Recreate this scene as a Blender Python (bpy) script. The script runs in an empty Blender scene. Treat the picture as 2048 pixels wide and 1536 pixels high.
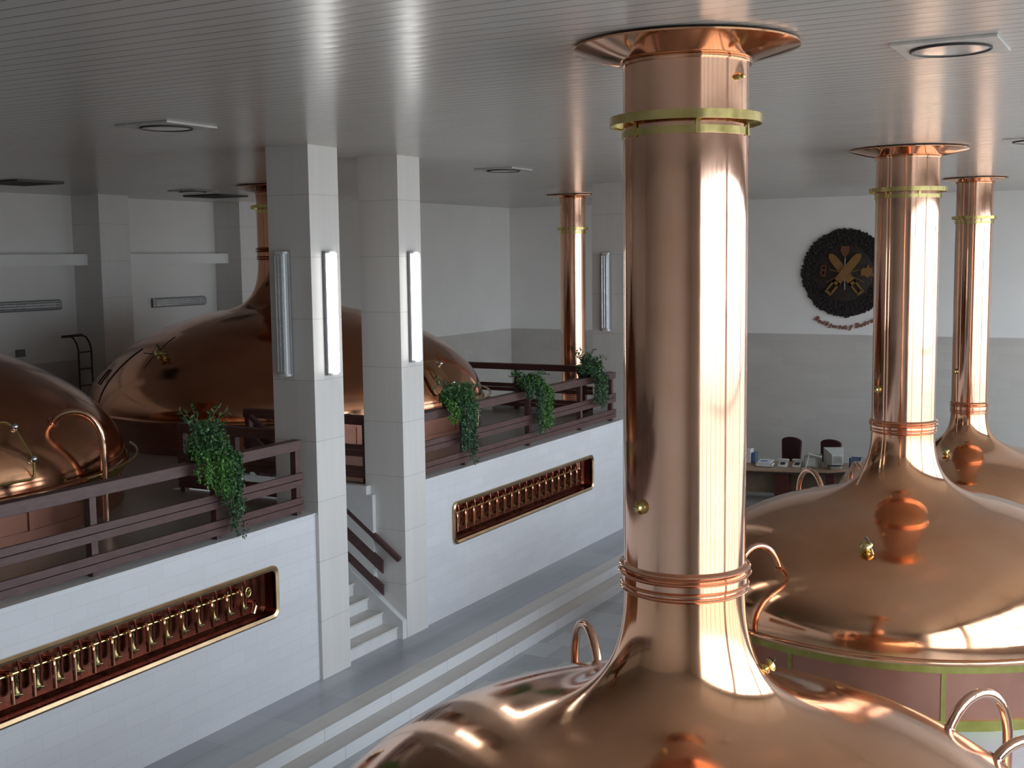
import bpy, bmesh, math, random
from mathutils import Vector, Matrix, Quaternion
random.seed(7)
PI = math.pi
SC = bpy.context.scene
COL = SC.collection
ZOFF = 5.73            # modelled with the lens at z = 0; everything is lifted so the hall floor is z = 0

# ------------------------------------------------------------------ materials
def node_mat(name):
    m = bpy.data.materials.new(name); m.use_nodes = True
    nt = m.node_tree; nt.nodes.clear()
    out = nt.nodes.new('ShaderNodeOutputMaterial')
    b = nt.nodes.new('ShaderNodeBsdfPrincipled')
    nt.links.new(b.outputs[0], out.inputs[0])
    return m, nt, b
def coords(nt, scale=(1, 1, 1)):
    tc = nt.nodes.new('ShaderNodeTexCoord'); mp = nt.nodes.new('ShaderNodeMapping')
    mp.inputs['Scale'].default_value = scale
    nt.links.new(tc.outputs['Object'], mp.inputs[0]); return mp
def noise(nt, src, scale, detail=4, rough=.55):
    n = nt.nodes.new('ShaderNodeTexNoise'); n.inputs['Scale'].default_value = scale
    n.inputs['Detail'].default_value = detail; n.inputs['Roughness'].default_value = rough
    nt.links.new(src.outputs[0], n.inputs['Vector']); return n
def ramp(nt, fac, stops):
    r = nt.nodes.new('ShaderNodeValToRGB'); e = r.color_ramp.elements
    while len(e) < len(stops): e.new(.5)
    for i, (p, c) in enumerate(stops): e[i].position = p; e[i].color = (*c, 1)
    nt.links.new(fac, r.inputs[0]); return r
def mrange(nt, fac, a, b, lo=.3, hi=.7):
    r = nt.nodes.new('ShaderNodeMapRange')
    r.inputs['From Min'].default_value = lo; r.inputs['From Max'].default_value = hi
    r.inputs['To Min'].default_value = a; r.inputs['To Max'].default_value = b
    nt.links.new(fac, r.inputs['Value']); return r
def bump(nt, h, strength, dist, bs):
    b = nt.nodes.new('ShaderNodeBump'); b.inputs['Strength'].default_value = strength
    b.inputs['Distance'].default_value = dist
    nt.links.new(h, b.inputs['Height']); nt.links.new(b.outputs[0], bs.inputs['Normal']); return b

def plain(name, c, rough=.5, metal=0, spec=.5, var=.12, scale=6):
    m, nt, b = node_mat(name)
    n = noise(nt, coords(nt), scale)
    r = ramp(nt, n.outputs[0], [(.3, tuple(x * (1 - var) for x in c)), (.7, tuple(min(1, x * (1 + var)) for x in c))])
    nt.links.new(r.outputs[0], b.inputs['Base Color'])
    b.inputs['Roughness'].default_value = rough; b.inputs['Metallic'].default_value = metal
    b.inputs['Specular IOR Level'].default_value = spec
    return m
def metal(name, c1, c2, r1, r2, scale=1.2, dent=.0):
    m, nt, b = node_mat(name)
    mp = coords(nt)
    n = noise(nt, mp, scale, 5)
    nt.links.new(ramp(nt, n.outputs[0], [(.32, c1), (.68, c2)]).outputs[0], b.inputs['Base Color'])
    n2 = noise(nt, coords(nt, (1, 1, .35)), scale * 3, 4)
    nt.links.new(mrange(nt, n2.outputs[0], r1, r2).outputs[0], b.inputs['Roughness'])
    b.inputs['Metallic'].default_value = 1
    if dent:
        n3 = noise(nt, mp, 1.6, 2); bump(nt, n3.outputs[0], dent, .05, b)
    return m
def tiles(name, axis, w, h, c1, c2, mortar, ms=.004, rough=.35, offset=.5, bumps=.15, vary=.06, origin=0.0, nscale=3):
    """stone tiles in courses; axis: horizontal axis of the face ('x','y') or 'f' for floors"""
    m, nt, b = node_mat(name)
    tc = nt.nodes.new('ShaderNodeTexCoord'); sep = nt.nodes.new('ShaderNodeSeparateXYZ'); com = nt.nodes.new('ShaderNodeCombineXYZ')
    nt.links.new(tc.outputs['Object'], sep.inputs[0])
    if axis == 'f': ia, ib = 0, 1
    elif axis == 'xy': ia, ib = None, 2
    else: ia, ib = ('x', 'y').index(axis), 2
    if ia is None:
        ad = nt.nodes.new('ShaderNodeMath'); nt.links.new(sep.outputs[0], ad.inputs[0]); nt.links.new(sep.outputs[1], ad.inputs[1])
        nt.links.new(ad.outputs[0], com.inputs[0])
    else: nt.links.new(sep.outputs[ia], com.inputs[0])
    ao = nt.nodes.new('ShaderNodeMath'); ao.inputs[1].default_value = origin
    nt.links.new(sep.outputs[ib], ao.inputs[0]); nt.links.new(ao.outputs[0], com.inputs[1])
    br = nt.nodes.new('ShaderNodeTexBrick'); nt.links.new(com.outputs[0], br.inputs['Vector'])
    br.offset = offset; br.inputs['Scale'].default_value = 1
    br.inputs['Color1'].default_value = (*c1, 1); br.inputs['Color2'].default_value = (*c2, 1); br.inputs['Mortar'].default_value = (*mortar, 1)
    br.inputs['Brick Width'].default_value = w; br.inputs['Row Height'].default_value = h
    br.inputs['Mortar Size'].default_value = ms; br.inputs['Mortar Smooth'].default_value = .3; br.inputs['Bias'].default_value = 0
    n = noise(nt, tc, nscale, 6, .6)
    mx = nt.nodes.new('ShaderNodeMix'); mx.data_type = 'RGBA'; mx.blend_type = 'MULTIPLY'; mx.inputs[0].default_value = 1
    nt.links.new(br.outputs['Color'], mx.inputs[6])
    nt.links.new(ramp(nt, n.outputs[0], [(.3, (1 - 2 * vary,) * 3), (.7, (1, 1, 1))]).outputs[0], mx.inputs[7])
    nt.links.new(mx.outputs[2], b.inputs['Base Color'])
    b.inputs['Roughness'].default_value = rough
    inv = nt.nodes.new('ShaderNodeMath'); inv.operation = 'SUBTRACT'; inv.inputs[0].default_value = 1
    nt.links.new(br.outputs['Fac'], inv.inputs[1]); bump(nt, inv.outputs[0], bumps, .004, b)
    return m
def slat_ceiling():
    m, nt, b = node_mat('painted_ceiling_slats')
    tc = nt.nodes.new('ShaderNodeTexCoord'); sep = nt.nodes.new('ShaderNodeSeparateXYZ'); nt.links.new(tc.outputs['Object'], sep.inputs[0])
    dv = nt.nodes.new('ShaderNodeMath'); dv.operation = 'DIVIDE'; dv.inputs[1].default_value = .165; nt.links.new(sep.outputs[1], dv.inputs[0])
    fr = nt.nodes.new('ShaderNodeMath'); fr.operation = 'FRACT'; nt.links.new(dv.outputs[0], fr.inputs[0])
    base = (.51, .487, .462)
    r = ramp(nt, fr.outputs[0], [(0, base), (.93, base), (.95, (.10, .095, .09)), (1, (.10, .095, .09))])
    r.color_ramp.interpolation = 'LINEAR'
    nt.links.new(r.outputs[0], b.inputs['Base Color'])
    n = noise(nt, coords(nt, (.4, 3, 1)), 2)
    nt.links.new(mrange(nt, n.outputs[0], .20, .25).outputs[0], b.inputs['Roughness'])
    b.inputs['Specular IOR Level'].default_value = .75
    # slightly crowned slat
    s = nt.nodes.new('ShaderNodeMath'); s.operation = 'SUBTRACT'; s.inputs[1].default_value = .47; nt.links.new(fr.outputs[0], s.inputs[0])
    p = nt.nodes.new('ShaderNodeMath'); p.operation = 'MULTIPLY'; nt.links.new(s.outputs[0], p.inputs[0]); nt.links.new(s.outputs[0], p.inputs[1])
    bump(nt, p.outputs[0], .25, .012, b)
    return m
def leaf_mat(name, c1, c2):
    m, nt, b = node_mat(name)
    g = nt.nodes.new('ShaderNodeNewGeometry')
    nt.links.new(ramp(nt, g.outputs['Random Per Island'], [(0, c1), (1, c2)]).outputs[0], b.inputs['Base Color'])
    b.inputs['Roughness'].default_value = .45
    return m
def wood(name, c1, c2, rough=.4):
    m, nt, b = node_mat(name)
    n = noise(nt, coords(nt, (3, 3, 14)), 2.2, 6, .6)
    nt.links.new(ramp(nt, n.outputs[0], [(.35, c1), (.65, c2)]).outputs[0], b.inputs['Base Color'])
    b.inputs['Roughness'].default_value = rough; return m
def emit(name, c, s):
    m, nt, b = node_mat(name)
    b.inputs['Base Color'].default_value = (*c, 1); b.inputs['Emission Color'].default_value = (*c, 1); b.inputs['Emission Strength'].default_value = s
    return m
def pane_mat():
    m = bpy.data.materials.new('window_pane'); m.use_nodes = True; nt = m.node_tree; nt.nodes.clear()
    o = nt.nodes.new('ShaderNodeOutputMaterial'); mx = nt.nodes.new('ShaderNodeMixShader'); t = nt.nodes.new('ShaderNodeBsdfTransparent'); g = nt.nodes.new('ShaderNodeBsdfGlossy')
    t.inputs[0].default_value = (.96, .98, .97, 1); g.inputs['Roughness'].default_value = .02; mx.inputs[0].default_value = .06
    nt.links.new(t.outputs[0], mx.inputs[1]); nt.links.new(g.outputs[0], mx.inputs[2]); nt.links.new(mx.outputs[0], o.inputs[0]); return m

M = {}
M['copper'] = metal('polished_copper', (.70, .365, .205), (.80, .45, .275), .07, .15, 1.1, .05)
M['copper_pipe'] = metal('polished_copper_pipe', (.75, .43, .29), (.83, .51, .37), .06, .14, 1.4, .04)
M['copper_old'] = metal('aged_copper', (.50, .23, .13), (.61, .30, .18), .09, .18, 1.3, .04)
M['copper_dark'] = metal('dark_copper', (.20, .066, .044), (.30, .10, .065), .22, .36, 3)
M['copper_skirt'] = metal('dull_copper_cladding', (.36, .17, .12), (.44, .22, .16), .36, .48, 1.5)
M['brass'] = metal('brass', (.55, .45, .16), (.68, .56, .24), .18, .30, 5)
M['bronze'] = metal('bronze_frame', (.40, .27, .15), (.52, .37, .22), .16, .26, 4)
M['valve_metal'] = metal('dark_valve_brass', (.15, .12, .05), (.26, .22, .10), .22, .36, 12)
M['brass_dull'] = metal('tarnished_brass', (.30, .27, .07), (.40, .35, .11), .32, .45, 5)
M['steel'] = metal('steel', (.55, .56, .57), (.68, .69, .7), .2, .35, 6)
M['iron'] = plain('dark_iron', (.035, .025, .02), .45)
M['marble_wall'] = tiles('marble_wall_tile', 'y', .42, .165, (.72, .725, .745), (.685, .69, .71), (.60, .605, .62), .003, .36, .5, .04, .06, 5.424)
M['pillar'] = tiles('marble_pillar_cladding', 'xy', 3.3, .78, (.71, .685, .655), (.69, .665, .635), (.46, .44, .41), .004, .4, 0, .1, .05, 5.424)
M['dado'] = tiles('travertine_dado', 'xy', .62, .205, (.58, .555, .515), (.545, .52, .48), (.49, .465, .43), .004, .4, .5, .05, .07)
M['plaster'] = plain('wall_plaster', (.77, .75, .72), .75, var=.03, scale=.8)
M['plaster_white'] = plain('white_plaster', (.80, .79, .77), .7, var=.03, scale=.8)
M['ceiling'] = slat_ceiling()
M['slab'] = tiles('grey_marble_slab', 'f', 1.1, .9, (.44, .465, .51), (.52, .54, .58), (.34, .35, .38), .004, .3, .4, .05, .2, 0, 2.2)
M['tread'] = tiles('beige_marble_tread', 'f', .34, 1.35, (.62, .585, .54), (.68, .645, .60), (.42, .38, .34), .004, .4, .0, .05, .08, .4)
M['riser'] = tiles('white_marble_riser', 'y', 1.35, 1.0, (.68, .68, .69), (.72, .72, .73), (.38, .33, .32), .004, .4, 0, .05, .05, 9.3)
M['floor'] = tiles('hall_floor_marble', 'f', .6, .6, (.40, .43, .44), (.60, .64, .65), (.28, .29, .29), .004, .3, .5, .05, .15, 0, 2)
M['platform'] = tiles('platform_tiles', 'f', .4, .4, (.27, .255, .24), (.32, .305, .28), (.18, .17, .16), .004, .3, 0, .05, .1)
M['marble_edge'] = plain('white_marble_edge', (.66, .66, .66), .4, var=.05)
M['rail_wood'] = wood('dark_red_brown_rail_wood', (.065, .028, .026), (.10, .045, .042), .42)
M['desk_wood'] = wood('desk_oak', (.34, .22, .13), (.42, .28, .17), .4)
M['burl'] = wood('red_burl_wood', (.10, .022, .018), (.19, .05, .035), .35)
M['panel_wood'] = plain('desk_panel', (.33, .26, .18), .5)
M['lamp_lit'] = emit('lit_diffuser', (1, .99, .96), 4.5)
M['lamp_off'] = plain('ribbed_clear_diffuser', (.46, .48, .49), .18, 0, .8, .1, 40)
M['lamp_body'] = plain('lamp_housing', (.20, .20, .21), .4)
M['vent_white'] = plain('white_enamel_plate', (.50, .49, .47), .4)
M['vent_dark'] = plain('dark_grille', (.035, .03, .028), .5)
M['spot_glass'] = plain('downlight_glass', (.55, .54, .52), .12, 0, .9)
M['leaf'] = leaf_mat('trailing_leaf', (.03, .105, .03), (.12, .25, .08))
M['leaf_dark'] = leaf_mat('small_dark_leaf', (.02, .065, .028), (.085, .165, .075))
M['fern'] = leaf_mat('bright_fern', (.04, .14, .02), (.13, .30, .05))
M['pot'] = plain('dark_pot', (.02, .014, .013), .4)
M['emblem_dark'] = plain('dark_carved_wood', (.022, .014, .010), .6, var=.6, scale=14)
M['emblem_rim'] = plain('dark_hop_cone_ring', (.014, .009, .008), .7, var=.7, scale=25)
M['emblem_gold'] = plain('golden_brown_wood', (.21, .105, .030), .45)
M['emblem_red'] = plain('red_brown_wood', (.13, .045, .022), .5)
M['letters'] = plain('reddish_brown_lettering', (.24, .10, .075), .5)
M['chair_red'] = plain('dark_red_upholstery', (.045, .010, .012), .8)
M['crt'] = plain('pale_plastic', (.52, .55, .52), .45)
M['crt_side'] = plain('olive_grey_plastic', (.30, .31, .25), .5)
M['white_plastic'] = plain('white_plastic', (.72, .72, .70), .4)
M['blue_plastic'] = plain('blue_plastic', (.12, .17, .30), .4)
M['paper'] = plain('paper', (.75, .76, .80), .7)
M['ink_blue'] = plain('blue_print', (.16, .20, .42), .7)
M['grey_box'] = plain('grey_enclosure', (.16, .16, .15), .5)
M['green_sign'] = emit('green_exit_sign', (.01, .22, .12), .12)
M['white_mark'] = plain('white_pictogram', (.8, .85, .8), .5)
M['frame'] = plain('window_frame', (.10, .095, .09), .5)
M['pane'] = pane_mat()

# ------------------------------------------------------------------ mesh helpers
class MB:
    def __init__(s): s.v = []; s.f = []; s.smooth = []
    def add(s, vs, fs, sm=False):
        o = len(s.v); s.v += [tuple(v) for v in vs]; s.f += [tuple(i + o for i in f) for f in fs]; s.smooth += [sm] * len(fs); return s
    def box(s, a, b):
        x0, y0, z0 = [min(a[i], b[i]) for i in range(3)]; x1, y1, z1 = [max(a[i], b[i]) for i in range(3)]
        v = [(x0, y0, z0), (x1, y0, z0), (x1, y1, z0), (x0, y1, z0), (x0, y0, z1), (x1, y0, z1), (x1, y1, z1), (x0, y1, z1)]
        return s.add(v, [(0, 3, 2, 1), (4, 5, 6, 7), (0, 1, 5, 4), (1, 2, 6, 5), (2, 3, 7, 6), (3, 0, 4, 7)])
    def beam(s, p, q, w, h, up=(0, 0, 1), square_ends=None):
        p = Vector(p); q = Vector(q); d = (q - p).normalized(); side = d.cross(Vector(up)).normalized(); u = side.cross(d)
        vs = []
        for e in (p, q):
            for a, b in ((-1, -1), (1, -1), (1, 1), (-1, 1)): vs.append(e + side * (a * w / 2) + u * (b * h / 2))
        return s.add(vs, [(0, 1, 2, 3), (7, 6, 5, 4), (0, 4, 5, 1), (1, 5, 6, 2), (2, 6, 7, 3), (3, 7, 4, 0)])
    def prism(s, poly, dirv, org=(0, 0, 0)):
        """closed 3-D polygon extruded by dirv"""
        d = Vector(dirv); n = len(poly); vs = [Vector(p) for p in poly] + [Vector(p) + d for p in poly]
        fs = [tuple(range(n))[::-1], tuple(range(n, 2 * n))] + [(i, (i + 1) % n, n + (i + 1) % n, n + i) for i in range(n)]
        return s.add(vs, fs)
    def tube(s, pts, r, n=12, closed=False, cap=True):
        pts = [Vector(p) for p in pts]; k = len(pts); vs = []; fs = []
        rs = r if isinstance(r, (list, tuple)) else [r] * k
        t0 = None; nrm = None
        for i, p in enumerate(pts):
            if closed: t = (pts[(i + 1) % k] - pts[i - 1]).normalized()
            else: t = (pts[min(i + 1, k - 1)] - pts[max(i - 1, 0)]).normalized()
            if nrm is None:
                a = Vector((0, 0, 1)) if abs(t.z) < .9 else Vector((1, 0, 0)); nrm = t.cross(a).normalized()
            else:
                nrm = (nrm - t * nrm.dot(t)); nrm = nrm.normalized() if nrm.length > 1e-6 else t.orthogonal().normalized()
            bn = t.cross(nrm)
            for j in range(n): vs.append(p + (nrm * math.cos(2 * PI * j / n) + bn * math.sin(2 * PI * j / n)) * rs[i])
        m = k if closed else k - 1
        for i in range(m):
            a = i * n; b = ((i + 1) % k) * n
            for j in range(n): fs.append((a + j, a + (j + 1) % n, b + (j + 1) % n, b + j))
        s.add(vs, fs, True)
        if cap and not closed:
            o = len(s.v) - len(vs); s.f += [tuple(o + j for j in range(n))[::-1], tuple(o + (k - 1) * n + j for j in range(n))]; s.smooth += [False, False]
        return s
    def lathe(s, prof, org=(0, 0, 0), seg=64, axis=None, a0=0, a1=2 * PI, cap=False):
        """prof: (r, z) list turned about z through org (or about axis vector)"""
        O = Vector(org); full = abs(a1 - a0 - 2 * PI) < 1e-6
        q = Quaternion() if axis is None else Vector((0, 0, 1)).rotation_difference(Vector(axis).normalized())
        n = seg if full else seg + 1; vs = []; fs = []
        for r, z in prof:
            for j in range(n):
                a = a0 + (a1 - a0) * j / seg; vs.append(O + q @ Vector((r * math.cos(a), r * math.sin(a), z)))
        for i in range(len(prof) - 1):
            for j in range(seg):
                k = (j + 1) % n
                fs.append((i * n + j, i * n + k, (i + 1) * n + k, (i + 1) * n + j))
        s.add(vs, fs, True)
        if cap:
            o = len(s.v) - len(vs)
            s.f += [tuple(o + j for j in range(n))[::-1], tuple(o + (len(prof) - 1) * n + j for j in range(n))]; s.smooth += [False, False]
        return s
    def sphere(s, c, r, seg=16, rings=10, sq=(1, 1, 1)):
        vs = []; fs = []
        for i in range(rings + 1):
            t = PI * i / rings
            for j in range(seg):
                a = 2 * PI * j / seg; vs.append((c[0] + r * sq[0] * math.sin(t) * math.cos(a), c[1] + r * sq[1] * math.sin(t) * math.sin(a), c[2] + r * sq[2] * math.cos(t)))
        for i in range(rings):
            for j in range(seg): fs.append((i * seg + j, (i + 1) * seg + j, (i + 1) * seg + (j + 1) % seg, i * seg + (j + 1) % seg))
        return s.add(vs, fs, True)
    def build(s, name, mat, parent=None, sharp=35, origin=None, bevel=0, recalc=False):
        me = bpy.data.meshes.new(name)
        org = Vector((0, 0, 0))
        if parent is not None: org = Vector(parent['_o'])
        elif origin is not None: org = Vector(origin)
        me.from_pydata([tuple(Vector(v) - org) for v in s.v], [], s.f)
        me.polygons.foreach_set('use_smooth', s.smooth)
        if recalc:
            bm = bmesh.new(); bm.from_mesh(me); bmesh.ops.recalc_face_normals(bm, faces=bm.faces); bm.to_mesh(me); bm.free()
        me.update()
        if any(s.smooth): me.set_sharp_from_angle(angle=math.radians(sharp))
        me.materials.append(M[mat])
        o = bpy.data.objects.new(name, me); COL.objects.link(o)
        o['_o'] = tuple(org)
        if parent is not None: o.parent = parent
        elif origin is not None: o.location = org
        if bevel:
            md = o.modifiers.new('bevel', 'BEVEL'); md.width = bevel; md.segments = 2; md.limit_method = 'ANGLE'
        return o
def tag(o, label=None, cat=None, group=None, kind=None):
    if label: o['label'] = label
    if cat: o['category'] = cat
    if group: o['group'] = group
    if kind: o['kind'] = kind
    return o
def thing(name, loc, label, cat, group=None):
    o = bpy.data.objects.new(name, None); COL.objects.link(o); o.location = loc; o['_o'] = tuple(loc); o.empty_display_size = .2
    return tag(o, label, cat, group)
def struct(name, mb, mat, label=None, bevel=0):
    o = mb.build(name, mat, bevel=bevel); tag(o, label, None, None, 'structure'); return o
def copy_part(ch, parent):
    c = ch.copy(); COL.objects.link(c); c.parent = parent
    for g in list(ch.children): copy_part(g, c)
    return c
def rrect(w, h, r, n=6):
    pts = []
    for cx, cy, a in ((w / 2 - r, h / 2 - r, 0), (-w / 2 + r, h / 2 - r, 90), (-w / 2 + r, -h / 2 + r, 180), (w / 2 - r, -h / 2 + r, 270)):
        for i in range(n + 1):
            t = math.radians(a + 90 * i / n); pts.append((cx + r * math.cos(t), cy + r * math.sin(t)))
    return pts

# ------------------------------------------------------------------ camera
Rm = Matrix(((0.8758606, -0.0391896, 0.4809702), (0.4823997, 0.0971274, -0.8705497), (-0.0125989, 0.9945001, 0.1039752)))
cam = bpy.data.cameras.new('camera'); co = bpy.data.objects.new('camera', cam); COL.objects.link(co)
co.matrix_world = Matrix.Translation((0, 0, 0)) @ Rm.to_4x4()
cam.sensor_width = 36; cam.lens = 36 * 2420 / 2048; cam.clip_start = .05; cam.clip_end = 300
SC.camera = co

# ------------------------------------------------------------------ the setting
ZC, ZF, ZS, ZP = 1.43, -5.73, -5.424, -3.24      # ceiling, hall floor, walkway, platform
XL, XR, YN, YF = -20.8, 3.4, -3.6, 31.1
XW = -9.6                                         # face of the platform wall
struct('floor', MB().box((-17.6, YN, ZF - .3), (XR + .3, YF + .3, ZF)), 'floor')
struct('floor_walkway', MB().box((-9.9, YN, ZF), (-8.80, 25, ZS)), 'slab')
t1 = MB().box((-8.80, YN, ZF), (-8.53, 25, ZS - .001)); struct('trim_1', t1, 'tread')
struct('trim_2', MB().box((-8.53, YN, ZF), (-8.515, 25, ZS)), 'riser')
struct('trim_3', MB().box((-8.515, YN, ZF), (-8.235, 25.2, ZS - .152)), 'tread')
struct('trim_4', MB().box((-8.235, YN, ZF), (-8.22, 25.2, ZS - .150)), 'riser')
struct('ceiling', MB().box((XL - .3, YN - .3, ZC), (XR + .3, YF + .3, ZC + .3)), 'ceiling')
struct('wall_far', MB().box((XL, YF, ZF), (XR, YF + .3, ZC)), 'plaster_white')
struct('wall_left', MB().box((XL - .3, YN, ZF), (XL, YF, ZC)), 'plaster')
struct('wall_rear', MB().box((XL, 24.5, ZF), (-17.2, YF, ZC)), 'plaster')
struct('wall_near', MB().box((XL, YN - .3, ZF), (XR + .3, YN, ZC)), 'plaster_white')
ZD = -2.07
struct('baseboard_far', MB().box((-17.2, YF - .03, ZF), (XR, YF, ZD)), 'dado')
struct('baseboard_left', MB().box((XL, YN, ZP), (XL + .03, 24.5, ZD)), 'dado')
struct('baseboard_rear', MB().box((-17.2, 24.5, ZF), (-17.17, YF - .03, ZD)), 'dado')
# wall with the windows: piers, sill and lintel around four openings
wb = [2.0, 9.0, 16.0, 23.0, 30.0]; ws, wt = -4.7, 1.02
mb = MB().box((XR, YN, ZF), (XR + .3, YF, ws)).box((XR, YN, wt), (XR + .3, YF, ZC)).box((XR, YN, ws), (XR + .3, wb[0], wt)).box((XR, wb[-1], ws), (XR + .3, YF, wt))
for y in wb[1:-1]: mb.box((XR, y - .2, ws), (XR + .3, y + .2, wt))
struct('wall_right', mb, 'plaster')
for i in range(4):
    y0 = wb[i] + (.2 if i else 0); y1 = wb[i + 1] - (.2 if i < 3 else 0)
    fr = MB(); x0, x1 = XR + .06, XR + .14
    fr.box((x0, y0, ws), (x1, y1, ws + .08)).box((x0, y0, wt - .08), (x1, y1, wt))
    n = 6
    for k in range(n + 1):
        y = y0 + (y1 - y0) * k / n; a = .05 if k in (0, n) else .035; fr.box((x0, max(y0, y - a), ws), (x1, min(y1, y + a), wt))
    fr.box((x0, y0, -1.9), (x1, y1, -1.83)).box((x0, y0, .45), (x1, y1, .50))
    f = fr.build('window_%d' % (i + 1), 'frame'); tag(f, kind='structure')
    g = MB().box((XR + .095, y0, ws), (XR + .101, y1, wt)).build('pane', 'pane', f)
    L = bpy.data.lights.new('window_daylight', 'AREA'); L.shape = 'RECTANGLE'; L.size = wt - ws; L.size_y = y1 - y0; L.cycles.is_portal = True
    lo = bpy.data.objects.new('window_daylight', L); COL.objects.link(lo); lo.location = (XR + .2, (y0 + y1) / 2, (ws + wt) / 2); lo.rotation_euler = (0, PI / 2, 0)
# wall of the raised platform, with the two recesses for the valve troughs
PZ0, PZ1 = -4.335, -3.74
def ledge_wall(name, y0, y1, r0, r1):
    m = MB(); xb = XW - .30
    m.box((xb, y0, ZS), (XW, y1, PZ0)).box((xb, y0, PZ1), (XW, y1, ZP))
    m.box((xb, y0, PZ0), (XW, r0, PZ1)).box((xb, r1, PZ0), (XW, y1, PZ1)).box((xb, r0, PZ0), (XW - .2, r1, PZ1))
    struct(name, m, 'marble_wall')
    struct('trim_' + ('5' if y0 < 0 else '6'), MB().box((XW - .28, y0, ZP), (XW + .012, y1, ZP + .018)), 'marble_edge', bevel=.004)
ledge_wall('wall_platform_left', YN, 12.12, 6.32, 11.30)
ledge_wall('wall_platform_right', 14.64, 21.90, 15.47, 20.44)
# platform floor with the stairwell left open
SY0, SY1 = 12.74, 14.08
mb = MB().box((XL, YN, ZP - .25), (XW - .30, SY0 - .12, ZP)).box((XL, SY1 + .14, ZP - .25), (XW - .30, 22.9, ZP)).box((XL, SY0 - .12, ZP - .25), (-12.55, SY1 + .14, ZP))
struct('floor_platform', mb, 'platform')
struct('trim_7', MB().box((-13.05, 22.72, ZP), (-9.7, 22.92, ZP + .09)), 'marble_edge')
struct('wall_platform_end', MB().box((XL, 22.7, ZF), (-9.7, 22.9, ZP - .25)), 'plaster')
struct('wall_stair_left', MB().box((-12.6, SY0 - .12, ZS), (-9.9, SY0, ZP - .01)), 'marble_edge')
struct('wall_stair_right', MB().box((-12.6, SY1 - .08, ZS), (-10.06, SY1 + .14, ZP - .13)).box((-10.06, SY1 - .08, ZS), (-10.05, SY1 - .001, ZP - .13)), 'marble_edge')
struct('trim_8', MB().box((-12.6, SY1 - .11, ZP - .13), (-10.13, SY1 - .001, ZP)), 'marble_edge', bevel=.004)
struct('wall_stair_end', MB().box((-12.75, SY0, ZS), (-12.6, SY1, ZP - .26)), 'marble_edge')
# pillars
for nm, y0, y1 in (('front', 12.12, 12.72), ('stair', 14.08, 14.64), ('rear', 21.90, 22.55)):
    x0, x1 = (-10.22, -9.55) if nm != 'rear' else (-10.25, -9.58)
    m = MB().box((x0, y0, ZS), (x1, y1, ZC)); struct('wall_pillar_' + nm, m, 'pillar')
# pilasters, canopies of the left wall
for y0, y1 in ((18.3, 19.13), (22.66, 23.5)):
    struct('wall_pilaster', MB().box((XL, y0, ZP), (-19.98, y1, ZC)), 'pillar')
struct('wall_pilaster', MB().box((XL, 13.95, ZP), (-19.98, 14.78, ZC)), 'pillar')
for i, (y0, y1) in enumerate(((14.78, 18.3), (19.13, 22.66), (10, 13.95))):
    struct('trim_%d' % (9 + i), MB().box((XL, y0, -.05), (-20.38, y1, .185)), 'plaster_white')
# stairs
RI, GO = .182, .252
mb = MB()
for k in range(12):
    xf = -9.66 - GO * k; mb.box((-12.6, SY0, ZS + RI * k - (.0 if k == 0 else .001)), (xf, SY1 - .1, ZS + RI * (k + 1) - .03))
struct('trim_12', mb, 'marble_edge', 'white stone staircase between the two pillars')
mb = MB()
for k in range(12):
    xf = -9.66 - GO * k; mb.box((max(-12.6, xf - GO), SY0, ZS + RI * (k + 1) - .03), (xf + .02, SY1 - .1, ZS + RI * (k + 1)))
struct('trim_13', mb, 'tread')
sl = RI / GO; zz = lambda x: ZS + .27 + (-9.56 - x) * sl
struct('trim_14', MB().prism([(-9.56, SY1 - .1, ZS), (-9.56, SY1 - .1, zz(-9.56)), (-12.3, SY1 - .1, zz(-12.3)), (-12.3, SY1 - .1, ZS)], (0, .1, 0)), 'marble_edge')

# ------------------------------------------------------------------ copper kettles
def dome_profile(R, zr, H, r0, zc, rf, p, n=46):
    pr = []
    for i in range(n):
        t = (PI / 2) * (i / (n - 1)); r = R + (rf - R) * (1 - math.cos(t)) if False else rf + (R - rf) * math.cos(t)
        pr.append((r, zr + H * max(0, 1 - (r / R) ** p) ** (1 / p)))
    # even samples near the tangent point
    (ra, za), (rb, zb) = pr[-2], pr[-1]
    e = 1e-3; zf = lambda r: zr + H * max(0, 1 - (r / R) ** p) ** (1 / p)
    s = (zf(rf) - zf(rf + e)) / (-e)
    L1 = (rf - r0) * .75; L2 = (zc - zf(rf)) * .62
    P0 = (rf, zf(rf)); P1 = (rf - L1, zf(rf) - s * L1); P3 = (r0, zc); P2 = (r0, zc - L2)
    for i in range(1, 31):
        u = i / 30; a, b, c, d = (1 - u) ** 3, 3 * (1 - u) ** 2 * u, 3 * (1 - u) * u * u, u ** 3
        pr.append((a * P0[0] + b * P1[0] + c * P2[0] + d * P3[0], a * P0[1] + b * P1[1] + c * P2[1] + d * P3[1]))
    return pr
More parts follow.
